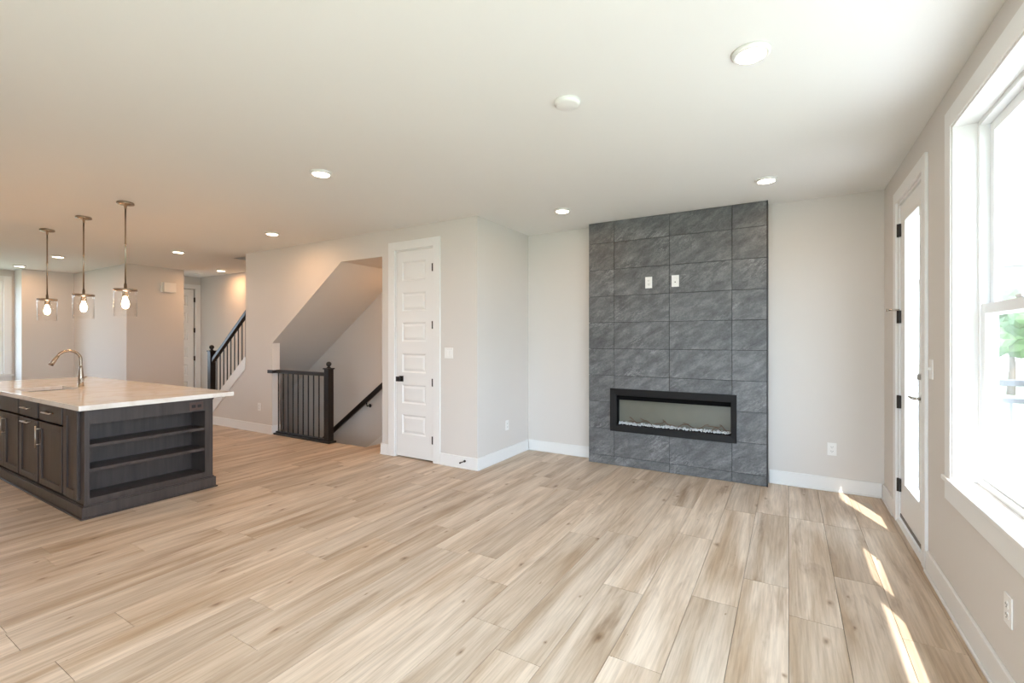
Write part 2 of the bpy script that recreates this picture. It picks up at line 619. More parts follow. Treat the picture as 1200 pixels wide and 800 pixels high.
def stair_wall(q):
    t0, t1 = YP, YP + 0.12
    q.box(-7.274, JX0, t0, t1, -0.15, H)
    q.prism([(JX0, H), (JX0, 1.352), (-5.054, 2.43), (JX1, 2.43), (JX1, H)], 'y', t0, t1)
    q.box(JX1, CX0, t0, t1, -0.15, H)
    q.box(CX0, CX1, t0, t1, CZ, H)
    q.box(CX1, XI, t0, t1, -0.15, H)
    # knee wall under the rising stair
    q.prism([(-7.274, -0.15), (-7.274, 0.95), (-8.46, 0.02), (-8.46, -0.15)], 'y', t0, t1)
    # return of the closet towards the fireplace wall
    q.box(XI - 0.12, XI, t1, YB, -0.15, H)


wall('wall_left', 'long greige wall with the stair opening and closet door', stair_wall)


def well(q):
    q.box(-11.0, XI - 0.121, YW, YW + 0.12, -2.7, 5.2)          # far side
    q.box(JX1, JX1 + 0.1, YP + 0.12, YW, -2.7, H)         # end by the closet
    q.box(-9.3, JX1, YP + 0.0, YP + 0.115, -2.7, -0.155)  # below the floor edge
    q.box(-9.3, -9.2, YP + 0.12, YW, -2.7, -0.155)
    q.box(-9.3, -4.2, YP + 0.12, YW, -2.8, -2.7)
    # shaft above the upper flight
    q.box(hx0 - 0.1, hx0, hy0, YW, H + 0.201, 5.2)
    q.box(hx1, hx1 + 0.1, hy0, YW, H + 0.201, 5.2)
    q.box(hx0 - 0.1, hx1 + 0.1, hy0 - 0.1, hy0, H + 0.201, 5.2)
    q.box(hx0 - 0.1, hx1 + 0.1, hy0 - 0.1, YW, 5.2, 5.3)


wall('wall_stairwell', 'greige wall lining the stairwell behind the railings', well)


def kitchen(q):
    q.box(-12.45, -10.0, 3.55, 3.67, -0.15, H)
    q.box(-10.12, -10.0, 3.67, 4.45, -0.15, H)
    q.box(-10.95, -10.12, 3.67, 3.70, -0.15, H)
    q.box(-12.57, -12.45, 2.86, 3.67, -0.15, H)
    q.box(-13.02, -12.45, 2.80, 2.86, -0.15, H)


wall('wall_kitchen', 'tan lit wall pieces and corners beyond the kitchen island', kitchen)


def hall_wall(q):
    q.box(-11.25, -11.08, 4.33, YW, -0.15, H)  # unseen backing added behind the door to block leaking light
    q.box(-11.07, -10.95, 4.30, 4.40, -0.15, H)
    q.box(-11.07, -10.95, 3.70, 4.30, 2.3, H)  # unseen opening under this piece, added for daylight in the hall
    q.box(-11.07, -10.95, 3.70, 4.30, -0.15, 0.25)
    q.box(-11.07, -10.95, 5.17, YW, -0.15, H)
    q.box(-11.07, -10.95, 4.40, 5.17, 2.50, H)


wall('wall_hall', 'end wall of the hall around the white panelled door', hall_wall)


def far_wall(q):
    q.box(XW - 0.12, XW, 2.66, 2.80, -0.15, H)
    q.box(XW - 0.12, XW, 0.9, 2.66, 2.52, H)
    q.box(XW - 0.12, XW, 0.9, 2.66, -0.15, 0.74)
    q.box(XW - 0.12, XW, YF, 0.9, -0.15, H)


wall('wall_far', 'far kitchen wall with a tall window at the photo edge', far_wall)

# soffit under the upper flight and the flat strip above the top step
b = MB()
sl = (2.43 - 1.352) / (-5.054 - JX0)
xl = -8.4
b.prism([(JX1, 2.43), (-5.054, 2.43), (xl, 2.43 + sl * (xl + 5.054)), (xl, 2.43 + sl * (xl + 5.054) + 0.01), (-5.06, 2.44), (JX1, 2.44)], 'y', YP + 0.1201, YW)
struct(b.build('trim_stair_soffit', M['wall']), 'sloping painted underside of the upper stairs above the stairwell', 'soffit')

# flight going down
b = MB()
n = 12
for k in range(n):
    b.box(xe - 0.25 * (k + 1), xe - 0.25 * k, YP + 0.14, YW - 0.02, -0.19 * (k + 1) - 0.3, -0.19 * (k + 1))
b.box(xe - 0.012, xe - 0.0005, YP + 0.14, YW - 0.02, -0.18, -0.002)
struct(b.build('stairs_down', M['floor']), 'wooden steps going down behind the black guard railing', 'stairs')
# flight going up
b = MB()
for k in range(12):
    xa, za = -8.55 + 0.25 * k, 0.18 * k
    b.box(xa - 0.02, xa + 0.25, YP + 0.13, YW - 0.001, za + 0.155, za + 0.18)
    b.box(xa, xa + 0.018, YP + 0.13, YW - 0.001, za + 0.001, za + 0.155)
struct(b.build('stairs_up', M['floor']), 'wooden steps rising behind the sloped black railing', 'stairs')

# sloped skirt boards
b = MB()
b.prism([(-7.276, 0.94), (-7.276, 1.135), (-8.42, 0.24), (-8.46, 0.20), (-8.46, 0.02)], 'y', YP - 0.018, YP + 0.135)
struct(b.build('trim_1', M['trim']), 'white sloped skirt board below the rising stair railing', 'trim')
b = MB()
b.prism([(-4.31, 0.50), (-4.60, 0.48), (-6.9, -1.06), (-6.9, -1.50), (-4.735, -0.05), (-4.70, 0.001), (-4.31, 0.001)], 'y', YW - 0.018, YW - 0.0005)
struct(b.build('trim_2', M['trim']), 'pale skirt board on the stairwell back wall above the top step', 'trim')

# ------------------------------------------------------------------ baseboards
BH = 0.131


def bb_run(name, label, segs):
    q = MB()
    for (x0, y0, x1, y1, nx, ny) in segs:
        t = 0.016
        if nx == 0:
            ya, yb = (y0, y0 + ny * t)
            q.box(x0, x1, min(ya, yb), max(ya, yb), 0.001, BH, 0.003)
            yc = y0 + ny * 0.026
            q.box(x0, x1, min(y0 + ny * t, yc), max(y0 + ny * t, yc), 0.001, 0.016, 0.003)
        else:
            xa, xb = (x0, x0 + nx * t)
            q.box(min(xa, xb), max(xa, xb), y0, y1, 0.001, BH, 0.003)
            xc = x0 + nx * 0.026
            q.box(min(x0 + nx * t, xc), max(x0 + nx * t, xc), y0, y1, 0.001, 0.016, 0.003)
    struct(q.build(name, M['trim']), label, 'baseboard')


bb_run('baseboard_back', 'white baseboard either side of the slate fireplace', [(XI + 0.02, YB, -1.985, YB, 0, -1), (-0.165, YB, XR - 0.02, YB, 0, -1)])
bb_run('baseboard_right', 'white baseboard below the tall window and beside the glass door', [(XR, YF, XR, 3.715, -1, 0), (XR, 4.735, XR, YB - 0.02, -1, 0)])
bb_run('baseboard_closet', 'white baseboard turning the corner right of the closet door', [(-3.378, YP, XI + 0.02, YP, 0, -1), (XI, YP - 0.02, XI, YB - 0.02, 1, 0)])
bb_run('baseboard_left', 'white baseboard on the long wall left of the guard railing', [(-8.46, YP, JX0 + 0.016, YP, 0, -1), (JX0, YP + 0.001, JX0, YP + 0.12, 1, 0)])
bb_run('baseboard_jamb', 'short white baseboard between stair opening and closet casing', [(JX1 - 0.016, YP, -4.19, YP, 0, -1), (JX1, YP + 0.001, JX1, YP + 0.12, -1, 0)])
bb_run('baseboard_kitchen', 'white baseboard on the walls beyond the island', [(-12.45, 3.55, -9.98, 3.55, 0, -1), (-10.0, 3.55, -10.0, 4.45, 1, 0)])

# ------------------------------------------------------------------ panelled doors
def panel_door_leaf(q, x0, x1, yf, z0, z1, zs, px0, px1, th=0.036):
    """leaf facing -y at yf with raised panels"""
    cuts = [z0]
    for a, c in zs: cuts += [a, c]
    cuts.append(z1)
    q.box(x0, px0, yf, yf + th, z0, z1)
    q.box(px1, x1, yf, yf + th, z0, z1)
    for k in range(0, len(cuts), 2):
        q.box(px0, px1, yf, yf + th, cuts[k], cuts[k + 1])
    for a, c in zs:
        # moulded recess and raised field
        t = bmesh.new()
        d, m1, m2 = 0.012, 0.016, 0.030
        def ring(ins, y):
            return [t.verts.new(v) for v in ((px0 + ins, y, a + ins), (px1 - ins, y, a + ins), (px1 - ins, y, c - ins), (px0 + ins, y, c - ins))]
        R = [ring(0, yf), ring(m1, yf + d), ring(m1 + 0.006, yf + d), ring(m1 + m2, yf + 0.003)]
        for r0, r1 in zip(R, R[1:]):
            for k in range(4):
                t.faces.new((r0[k], r0[(k + 1) % 4], r1[(k + 1) % 4], r1[k]))
        t.faces.new(R[-1])
        bmesh.ops.recalc_face_normals(t, faces=t.faces)
        q._merge(t)


def casing(q, x0, x1, ztop, y, w=0.105, t=0.018):
    q.box(x0 - w, x0, y - t, y - 0.0002, 0.001, ztop + w, 0.003)
    q.box(x1, x1 + w, y - t, y - 0.0002, 0.001, ztop + w, 0.003)
    q.box(x0, x1, y - t, y - 0.0002, ztop, ztop + w, 0.003)


def lever_square(root, x, y, z):
    q = MB()
    q.box(x - 0.033, x + 0.033, y - 0.009, y, z - 0.033, z + 0.033, 0.002)
    q.build('rose', M['black'], root)
    q = MB()
    q.lathe([(0.011, 0), (0.011, 0.042)], (x, y - 0.05, z), 16, 'y')
    q.box(x - 0.029, x + 0.029, y - 0.066, y - 0.048, z - 0.029, z + 0.029, 0.004)
    q.build('knob', M['black'], root)


d1 = thing('door_1', (-3.78, YP, 0), 'tall narrow white six panel closet door with black square knob', 'door', kind='structure')
b = MB()
casing(b, CX0, CX1, CZ, YP, 0.1)
b.build('casing', M['trim'], d1)
b = MB()
b.box(CX0, CX0 + 0.012, YP, YP + 0.1195, 0.001, CZ - 0.012)
b.box(CX1 - 0.012, CX1, YP, YP + 0.1195, 0.001, CZ - 0.012)
b.box(CX0, CX1, YP, YP + 0.1195, CZ - 0.012, CZ)
b.build('jamb', M['trim'], d1)
b = MB()
ZP = [(0.281, 0.516), (0.648, 0.873), (1.016, 1.241), (1.384, 1.609), (1.742, 1.966), (2.105, 2.334)]
panel_door_leaf(b, CX0 + 0.015, CX1 - 0.015, YP + 0.004, 0.018, CZ - 0.016, ZP, -3.975, -3.605)
b.build('leaf', M['trim'], d1)
lever_square(d1, -3.985, YP + 0.004, 0.94)
for z in (0.255, 0.915, 1.575, 2.235):
    b = MB()
    b.tube([(CX1 - 0.012, YP - 0.006, z - 0.045), (CX1 - 0.012, YP - 0.006, z + 0.045)], 0.0075, 12)
    b.box(CX1 - 0.03, CX1 - 0.002, YP - 0.003, YP + 0.004, z - 0.044, z + 0.044)
    b.build('hinge', M['hinge'], d1)

# hall door faces +x
d2 = thing('door_2', (-10.95, 4.78, 0), 'white panelled door at the end of the hall', 'door', kind='structure')
ro = Matrix.Translation((-10.95, 0, 0)) @ Matrix.Rotation(PI / 2, 4, 'Z')   # local x -> y, local y -> -x


def turned(q, m4, dy=0):
    bmesh.ops.transform(q.bm, matrix=m4, verts=q.bm.verts)
    return q


b = MB(); casing(b, 4.42, 5.10, 2.48, 0, 0.095); turned(b, ro).build('casing', M['trim'], d2)
b = MB()
b.box(4.405, 4.42, 0.0, 0.11, 0.001, 2.48); b.box(5.085, 5.165, 0.0, 0.11, 0.001, 2.495); b.box(4.405, 5.165, 0, 0.11, 2.48, 2.495)
turned(b, ro).build('jamb', M['trim'], d2)
b = MB(); panel_door_leaf(b, 4.425, 5.065, 0.006, 0.018, 2.47, ZP, 4.54, 4.95); turned(b, ro).build('leaf', M['trim'], d2)
for z in (0.25, 1.0, 1.6, 2.25):
    b = MB()
    b.tube([(5.072, -0.006, z - 0.05), (5.072, -0.006, z + 0.05)], 0.012, 10)
    b.box(5.062, 5.09, -0.006, 0.004, z - 0.05, z + 0.05)
    turned(b, ro).build('hinge', M['hinge'], d2)

# glass exterior door on the right wall
d3 = thing('door_3', (XR, 4.22, 0), 'white full glass exterior door beside the right corner', 'door', kind='structure')
rr = Matrix.Translation((XR, 0, 0)) @ Matrix.Rotation(-PI / 2, 4, 'Z')   # local x -> -y, local y -> +x
b = MB(); casing(b, -DY1, -DY0, DZ, 0, 0.09, 0.018); turned(b, rr).build('casing', M['trim'], d3)
b = MB()
b.box(XR - 0.0, XO, DY0, DY0 + 0.02, 0.03, DZ - 0.02); b.box(XR, XO, DY1 - 0.02, DY1, 0.03, DZ - 0.02); b.box(XR, XO, DY0, DY1, DZ - 0.02, DZ)
b.box(XR + 0.06, XR + 0.075, DY0 + 0.02, DY0 + 0.035, 0.03, DZ - 0.02)
b.build('jamb', M['trim'], d3)
lx0, lx1 = XR + 0.012, XR + 0.056
gy0, gy1, gz0, gz1 = 3.955, 4.44, 0.32, 2.31
b = MB()
b.box(lx0, lx1, DY0 + 0.024, gy0, 0.045, DZ - 0.026)
b.box(lx0, lx1, gy1, DY1 - 0.024, 0.045, DZ - 0.026)
b.box(lx0, lx1, gy0, gy1, 0.045, gz0)
b.box(lx0, lx1, gy0, gy1, gz1, DZ - 0.026)
b.build('leaf', M['trim'], d3)
b = MB()
for (a0, a1, c0, c1) in ((gy0 - 0.012, gy0 + 0.022, gz0 - 0.012, gz1 + 0.012), (gy1 - 0.022, gy1 + 0.012, gz0 - 0.012, gz1 + 0.012), (gy0 + 0.022, gy1 - 0.022, gz0 - 0.012, gz0 + 0.022), (gy0 + 0.022, gy1 - 0.022, gz1 - 0.022, gz1 + 0.012)):
    b.box(lx0 - 0.009, lx1 + 0.009, a0, a1, c0, c1, 0.003)
gl = b.build('glazing_bead', M['trim'], d3)
b = MB(); b.box(lx0 + 0.018, lx0 + 0.026, gy0 + 0.02, gy1 - 0.02, gz0 + 0.02, gz1 - 0.02)
b.build('pane', M['glass'], gl)
b = MB(); b.box(lx0 - 0.004, lx1, DY0 + 0.024, DY1 - 0.024, 0.046, 0.072); b.build('door_sweep', M['sill'], d3)
b = MB(); b.prism([(XR - 0.012, 0.001), (XR + 0.0, 0.03), (XO + 0.04, 0.045), (XO + 0.04, -0.02), (XR, 0.001)], 'y', DY0, DY1)
b.build('threshold', M['trim'], d3)
for z in (0.29, 0.93, 1.585, 2.25):
    b = MB()
    b.tube([(XR - 0.004, DY1 - 0.022, z - 0.05), (XR - 0.004, DY1 - 0.022, z + 0.05)], 0.009, 12)
    b.box(XR - 0.002, XR + 0.012, DY1 - 0.045, DY1 - 0.004, z - 0.049, z + 0.049)
    hg = b.build('hinge', M['hinge'], d3)
    if abs(z - 1.585) < 0.01:
        b = MB()
        b.tube([(XR - 0.004, DY1 - 0.022, z + 0.052), (XR - 0.07, DY1 - 0.05, z + 0.052)], 0.004, 10)
        b.lathe([(0.010, 0), (0.010, 0.016)], (XR - 0.082, DY1 - 0.055, z + 0.052), 14, 'x')
        b.lathe([(0.007, -0.004), (0.007, 0.06)], (XR - 0.06, DY1 - 0.046, z + 0.052), 12, 'x')
        b.build('hinge_stop', M['steel'], hg)
b = MB()
b.lathe([(0.028, 0), (0.030, 0.004), (0.030, 0.012)], (lx0 - 0.012, 3.905, 1.03), 24, 'x')
b.tube([(lx0 - 0.012, 3.905, 1.03), (lx0 - 0.052, 3.905, 1.03)], 0.010, 14)
b.tube([(lx0 - 0.052, 3.897, 1.03), (lx0 - 0.052, 4.02, 1.03)], 0.0095, 14)
b.build('lever_handle', M['steel'], d3)
b = MB()
b.lathe([(0.028, 0), (0.030, 0.004), (0.030, 0.012)], (lx0 - 0.012, 3.905, 1.17), 24, 'x')
b.box(lx0 - 0.032, lx0 - 0.012, 3.899, 3.911, 1.152, 1.188, 0.003)
b.build('thumb_turn', M['steel'], d3)

# ------------------------------------------------------------------ tall window on the right
w1 = thing('window_1', (XR, 2.25, 0.69), 'tall white double hung window on the right wall', 'window', kind='structure')
b = MB()
cw = 0.095
b.box(XR - 0.018, XR - 0.0002, WY1, WY1 + cw, WZ0, WZ1 + cw, 0.003)
b.box(XR - 0.018, XR - 0.0002, WY0 - cw, WY0, WZ0, WZ1 + cw, 0.003)
b.box(XR - 0.018, XR - 0.0002, WY0, WY1, WZ1, WZ1 + cw, 0.003)
b.build('casing', M['trim'], w1)
b = MB()
jt = 0.012
b.box(XR - 0.010, XR + 0.085, WY1 - jt, WY1 - 0.0003, WZ0 + 0.001, WZ1 - 0.0003)
b.box(XR - 0.010, XR + 0.085, WY0 + 0.0003, WY0 + jt, WZ0 + 0.001, WZ1 - 0.0003)
b.box(XR - 0.010, XR + 0.085, WY0 + jt, WY1 - jt, WZ1 - jt, WZ1 - 0.0003)
b.build('jamb', M['trim'], w1)
b = MB()
b.box(XR - 0.028, XR + 0.085, WY0 - cw - 0.02, WY1 + cw + 0.022, WZ0 - 0.024, WZ0 - 0.0003 + 0.001, 0.004)
b.build('stool', M['trim'], w1)
b = MB()
b.box(XR - 0.018, XR - 0.0002, WY0 - cw, WY1 + cw, WZ0 - 0.12, WZ0 - 0.0243, 0.003)
b.build('apron', M['trim'], w1)
ym = (WY0 + WY1) / 2
fx0, fx1 = XR + 0.085, XR + 0.155
b = MB()
b.box(fx0, fx1, ym - 0.03, ym + 0.03, WZ0, WZ1)
for (a, c) in ((WY0, WY0 + 0.035), (WY1 - 0.035, WY1)):
    b.box(fx0, fx1, a, c, WZ0, WZ1, 0.003)
b.box(fx0, fx1, WY0 + 0.035, WY1 - 0.035, WZ1 - 0.035, WZ1)
b.box(fx0, fx1, WY0 + 0.035, WY1 - 0.035, WZ0, WZ0 + 0.035)
b.build('window_frame', M['vinyl'], w1)


def sash(y0, y1, z0, z1, x0, x1, st=0.05):
    q = MB()
    q.box(x0, x1, y0, y0 + st, z0, z1, 0.003); q.box(x0, x1, y1 - st, y1, z0, z1, 0.003)
    q.box(x0, x1, y0 + st, y1 - st, z0, z0 + st, 0.003); q.box(x0, x1, y0 + st, y1 - st, z1 - st, z1, 0.003)
    s = q.build('sash', M['vinyl'], w1)
    q = MB(); q.box((x0 + x1) / 2 - 0.004, (x0 + x1) / 2 + 0.004, y0 + st - 0.002, y1 - st + 0.002, z0 + st - 0.002, z1 - st + 0.002)
    q.build('pane', M['glass'], s)
    return s


zm = 1.56
for (a, c) in ((WY0 + 0.036, ym - 0.031), (ym + 0.031, WY1 - 0.036)):
    s = sash(a, c, WZ0 + 0.036, zm + 0.028, fx0 + 0.006, fx0 + 0.034)
    q = MB(); q.box(fx0 + 0.002, fx0 + 0.03, (a + c) / 2 - 0.03, (a + c) / 2 + 0.03, zm + 0.0285, zm + 0.043, 0.003); q.build('sash_lock', M['vinyl'], s)
    sash(a, c, zm - 0.028, WZ1 - 0.036, fx0 + 0.038, fx0 + 0.066)

# far kitchen window
w2 = thing('window_2', (XW, 1.8, 0.7), 'white window at the far left edge beyond the island', 'window', kind='structure')
b = MB()
b.box(XW + 0.0002, XW + 0.02, 2.66, 2.765, 0.74, 2.62, 0.003); b.box(XW + 0.0002, XW + 0.02, 0.80, 0.90, 0.74, 2.62, 0.003); b.box(XW + 0.0002, XW + 0.02, 0.9, 2.66, 2.52, 2.62, 0.003)
b.build('casing', M['trim'], w2)
b = MB(); b.box(XW - 0.1, XW + 0.05, 0.78, 2.79, 0.705, 0.739, 0.003); b.build('stool', M['trim'], w2)
b = MB(); b.box(XW + 0.0002, XW + 0.018, 0.80, 2.765, 0.62, 0.704, 0.003); b.build('apron', M['trim'], w2)
b = MB()
for (a, c) in ((0.9, 0.96), (1.75, 1.83), (2.60, 2.66)):
    b.box(XW - 0.1, XW - 0.04, a, c, 0.74, 2.52)
for (a, c) in ((0.74, 0.80), (1.6, 1.66), (2.46, 2.52)):
    b.box(XW - 0.1, XW - 0.04, 0.96, 1.75, a, c); b.box(XW - 0.1, XW - 0.04, 1.83, 2.60, a, c)
fr = b.build('window_frame', M['vinyl'], w2)
b = MB(); b.box(XW - 0.075, XW - 0.067, 0.95, 2.61, 0.79, 2.47); b.build('pane', M['glass'], fr)

# ------------------------------------------------------------------ fireplace surround
FY = 5.06
fs = thing('fireplace_surround', (-1.07, YB, 0), 'floor to ceiling chimney breast clad in dark grey slate tiles', 'fireplace surround')
hx = (-1.655, -0.487, 0.455, 0.79)
b = MB()
b.box(-1.972, hx[0], FY + 0.011, YB - 0.0005, 0.001, H - 0.001)
b.box(hx[1], -0.178, FY + 0.011, YB - 0.0005, 0.001, H - 0.001)
b.box(hx[0], hx[1], FY + 0.011, YB - 0.0005, 0.001, hx[2])
b.box(hx[0], hx[1], FY + 0.011, YB - 0.0005, hx[3], H - 0.001)
b.build('backing', M['grout'], fs)
b = MB()
cx = [-1.983, -1.680, -1.083, -0.482, -0.180]
rz = [0.001, 0.100, 0.402, 0.704, 1.004, 1.304, 1.600, 1.897, 2.196, 2.500, H - 0.001]
g = 0.0022
for i in range(4):
    for j in range(10):
        z0, z1 = rz[j], rz[j + 1]
        if i in (1, 2):
            if j == 2: continue
            if j == 3: z0 = 0.795
            if j == 1: z1 = 0.402
        b.box(cx[i] + g, cx[i + 1] - g, FY, FY + 0.0108, z0 + g, z1 - g, 0.0008)
for j in range(10):
    b.box(-1.983, -1.9725, FY + 0.013, YB - 0.002, rz[j] + g, rz[j + 1] - g)
    b.box(-0.1775, -0.172, FY + 0.013, YB - 0.002, rz[j] + g, rz[j + 1] - g)
b.build('slate_tiles', M['slate'], fs)
b = MB()
b.box(-0.1795, -0.171, FY - 0.001, FY + 0.012, 0.001, H - 0.001)
b.build('edge_strip', M['hinge'], fs)

# ------------------------------------------------------------------ linear electric fireplace
fp = thing('electric_fireplace', (-1.08, FY, 0.38), 'long black framed electric fireplace set into the slate tiles', 'fireplace')
ox0, ox1, oz0, oz1 = -1.722, -0.440, 0.388, 0.862
ix0, ix1, iz0, iz1 = -1.652, -0.492, 0.458, 0.787
t = bmesh.new()


def fring(x0, x1, z0, z1, y):
    return [t.verts.new(v) for v in ((x0, y, z0), (x1, y, z0), (x1, y, z1), (x0, y, z1))]


R = [fring(ox0, ox1, oz0, oz1, FY - 0.0004), fring(ox0, ox1, oz0, oz1, FY - 0.019), fring(ox0 + 0.003, ox1 - 0.003, oz0 + 0.003, oz1 - 0.003, FY - 0.022),
     fring(ix0 - 0.004, ix1 + 0.004, iz0 - 0.004, iz1 + 0.004, FY - 0.017), fring(ix0, ix1, iz0, iz1, FY - 0.014), fring(ix0, ix1, iz0, iz1, FY + 0.012)]
for r0, r1 in zip(R, R[1:]):
    for k in range(4):
        t.faces.new((r0[k], r0[(k + 1) % 4], r1[(k + 1) % 4], r1[k]))
bmesh.ops.recalc_face_normals(t, faces=t.faces)
b = MB(); b._merge(t)
b.build('frame', M['fireblack'], fp)
b = MB()
b.box(ix0, ix1, FY + 0.012, FY + 0.10, iz1 - 0.0, iz1 + 0.002)
b.box(ix0 - 0.002, ix0, FY + 0.012, FY + 0.10, iz0, iz1)
b.box(ix1, ix1 + 0.002, FY + 0.012, FY + 0.10, iz0, iz1)
b.box(ix0, ix1, FY + 0.012, FY + 0.10, iz0 - 0.002, iz0)
b.box(ix0, ix1, FY + 0.02, FY + 0.028, iz1 - 0.05, iz1 - 0.001)
b.build('firebox', M['firedark'], fp)
b = MB(); b.box(ix0, ix1, FY + 0.092, FY + 0.0995, iz0 + 0.001, iz1 - 0.001); b.build('back_panel', M['fireback'], fp)
b = MB()
rg = random.Random(3)
for k in range(420):
    x = rg.uniform(ix0 + 0.008, ix1 - 0.008); y = rg.uniform(FY + 0.018, FY + 0.082); s = rg.uniform(0.005, 0.012)
    tt = bmesh.new(); bmesh.ops.create_icosphere(tt, subdivisions=1, radius=s)
    for v in tt.verts: v.co *= rg.uniform(0.7, 1.2)
    bmesh.ops.transform(tt, matrix=Matrix.Translation((x, y, iz0 + s * 0.8 + 0.010 * (y - FY - 0.018) / 0.064 + rg.uniform(0, 0.006))) @ Matrix.Rotation(rg.uniform(0, 6), 4, 'Z'), verts=tt.verts)
    b._merge(tt)
o = b.build('crystal_bed', M['crystal'], fp); o['kind'] = 'stuff'
for (xa, xb, za, zb) in ((-1.52, -1.42, 0.545, 0.475), (-1.53, -1.40, 0.50, 0.49), (-1.40, -1.25, 0.55, 0.478), (-1.45, -1.34, 0.485, 0.515), (-1.27, -1.13, 0.475, 0.535), (-1.16, -1.02, 0.54, 0.482), (-1.02, -0.90, 0.48, 0.53), (-0.95, -0.83, 0.535, 0.485), (-0.82, -0.70, 0.485, 0.535), (-0.72, -0.56, 0.53, 0.485), (-0.68, -0.58, 0.48, 0.545), (-0.60, -0.51, 0.54, 0.49)):
    q = MB()
    y = FY + rg.uniform(0.03, 0.06)
    pts = []
    for s in range(7):
        f = s / 6
        pts.append((xa + (xb - xa) * f, y + 0.018 * math.sin(f * 5 + xa * 9), za + (zb - za) * f + 0.008 * math.sin(f * 7 + xa * 20)))
    q.tube(pts, [0.003, 0.0045, 0.004, 0.0045, 0.004, 0.0035, 0.002], 8)
    q.build('twig', M['twig'], fp)

# ------------------------------------------------------------------ plates, switches, outlets
def wall_plate(name, label, cat, o, rot, w=0.072, h=0.117, kind='outlet', m=None, grp=None, m2=None):
    """plate whose local -y is its face; origin at the wall"""
    m = m or M['plate']
    root = thing(name, o, label, cat, grp)
    root['_o'] = [0, 0, 0]
    root.rotation_euler = (0, 0, rot)
    q = MB(); q.box(-w / 2, w / 2, -0.006, -0.0003, -h / 2, h / 2, 0.0015); q.build('cover_plate', m, root)
    if kind == 'outlet':
        for s in (-1, 1):
            q = MB()
            q.lathe([(0.0165, 0), (0.0165, 0.003)], (0, -0.0088, s * 0.020), 20, 'y')
            sk = q.build('socket', m2 or m, root)
            q = MB()
            q.box(-0.0085, -0.0060, -0.0096, -0.0085, s * 0.020 - 0.002, s * 0.020 + 0.007)
            q.box(0.0060, 0.0085, -0.0096, -0.0085, s * 0.020 - 0.002, s * 0.020 + 0.007)
            q.lathe([(0.0026, 0), (0.0026, 0.0012)], (0, -0.0097, s * 0.020 - 0.008), 10, 'y')
            q.build('slots', M['slot'], sk)
    elif kind == 'switch':
        n_ = 2 if w > 0.1 else 1
        for k in range(n_):
            cx_ = (k - (n_ - 1) / 2) * 0.046
            q = MB(); q.box(cx_ - 0.0165, cx_ + 0.0165, -0.0095, -0.0055, -0.033, 0.033, 0.0015); q.build('rocker', m, root)
    elif kind == 'toggle':
        q = MB(); q.box(-0.005, 0.005, -0.02, -0.0055, -0.004, 0.010, 0.0015); q.build('toggle', m, root)
    elif kind == 'cable':
        q = MB(); q.box(-0.0165, 0.0165, -0.009, -0.0055, -0.033, 0.033, 0.0015); pl = q.build('insert', m, root)
        q = MB(); q.lathe([(0.0055, 0), (0.0055, 0.008)], (0, -0.016, -0.012), 12, 'y'); q.build('jack', M['slot'], pl)
    return root


wall_plate('outlet', 'white outlet on the end wall right of the slate fireplace', 'outlet', (0.345, YB, 0.391), 0)
wall_plate('outlet', 'white outlet low on the short wall between closet and fireplace wall', 'outlet', (XI, 4.711, 0.391), PI / 2)
wall_plate('outlet', 'small white outlet on the long wall left of the guard railing', 'outlet', (-6.907, YP, 0.385), 0)
wall_plate('outlet', 'white outlet below the tall window on the right wall', 'outlet', (XR, 2.517, 0.37), -PI / 2)
wall_plate('light_switch', 'white double rocker switch right of the closet door', 'light switch', (-3.262, YP, 1.257), 0, 0.118, 0.117, 'switch')
wall_plate('light_switch', 'white single switch between glass door and tall window', 'light switch', (XR, 3.645, 1.235), -PI / 2, 0.072, 0.117, 'toggle')
wall_plate('outlet', 'white outlet high on the slate tiles, the left of the pair', 'outlet', (-1.297, FY, 2.022), 0, 0.074, 0.122)
wall_plate('cable_plate', 'white cable plate high on the slate tiles, right of the slate outlet', 'cable plate', (-1.021, FY, 2.022), 0, 0.074, 0.122, 'cable')

# spring door stop on the baseboard
ds = thing('door_stop', (-3.03, YP - 0.016, 0.085), 'small black door stop on the baseboard near the wall corner', 'door stop')
b = MB(); b.lathe([(0.013, 0), (0.010, 0.010)][::-1], (-3.03, YP - 0.0165, 0.085), 16, 'y'); b.lathe([(0.012, -0.009), (0.012, 0.0)], (-3.03, YP - 0.0165, 0.085), 16, 'y')
b.build('base', M['black'], ds)
b = MB(); b.tube([(-3.03, YP - 0.024, 0.085), (-3.03, YP - 0.095, 0.085)], 0.005, 12); b.lathe([(0.009, 0), (0.009, 0.014)], (-3.03, YP - 0.108, 0.085), 14, 'y')
b.build('rod', M['black'], ds)

# floor register in the sun patch near the corner
fg = thing('floor_register', (0.555, 4.84, 0), 'pale floor register set in the planks by the glass door', 'floor register')
b = MB()
b.box(0.505, 0.513, 4.70, 4.98, 0.0003, 0.005, 0.001); b.box(0.597, 0.605, 4.70, 4.98, 0.0003, 0.005, 0.001)
b.box(0.513, 0.597, 4.70, 4.708, 0.0003, 0.005, 0.001); b.box(0.513, 0.597, 4.972, 4.98, 0.0003, 0.005, 0.001)
b.build('frame', M['register'], fg)
b = MB()
for k in range(17):
    y = 4.715 + 0.0155 * k
    b.box(0.513, 0.597, y, y + 0.008, 0.0005, 0.004)
b.build('grille', M['register'], fg)

# ------------------------------------------------------------------ guard railing at the stairwell
RY = 4.17
gr = thing('guard_railing', (-5.95, RY, 0), 'short black level railing with newel post guarding the stairwell', 'railing')
NX = -5.395


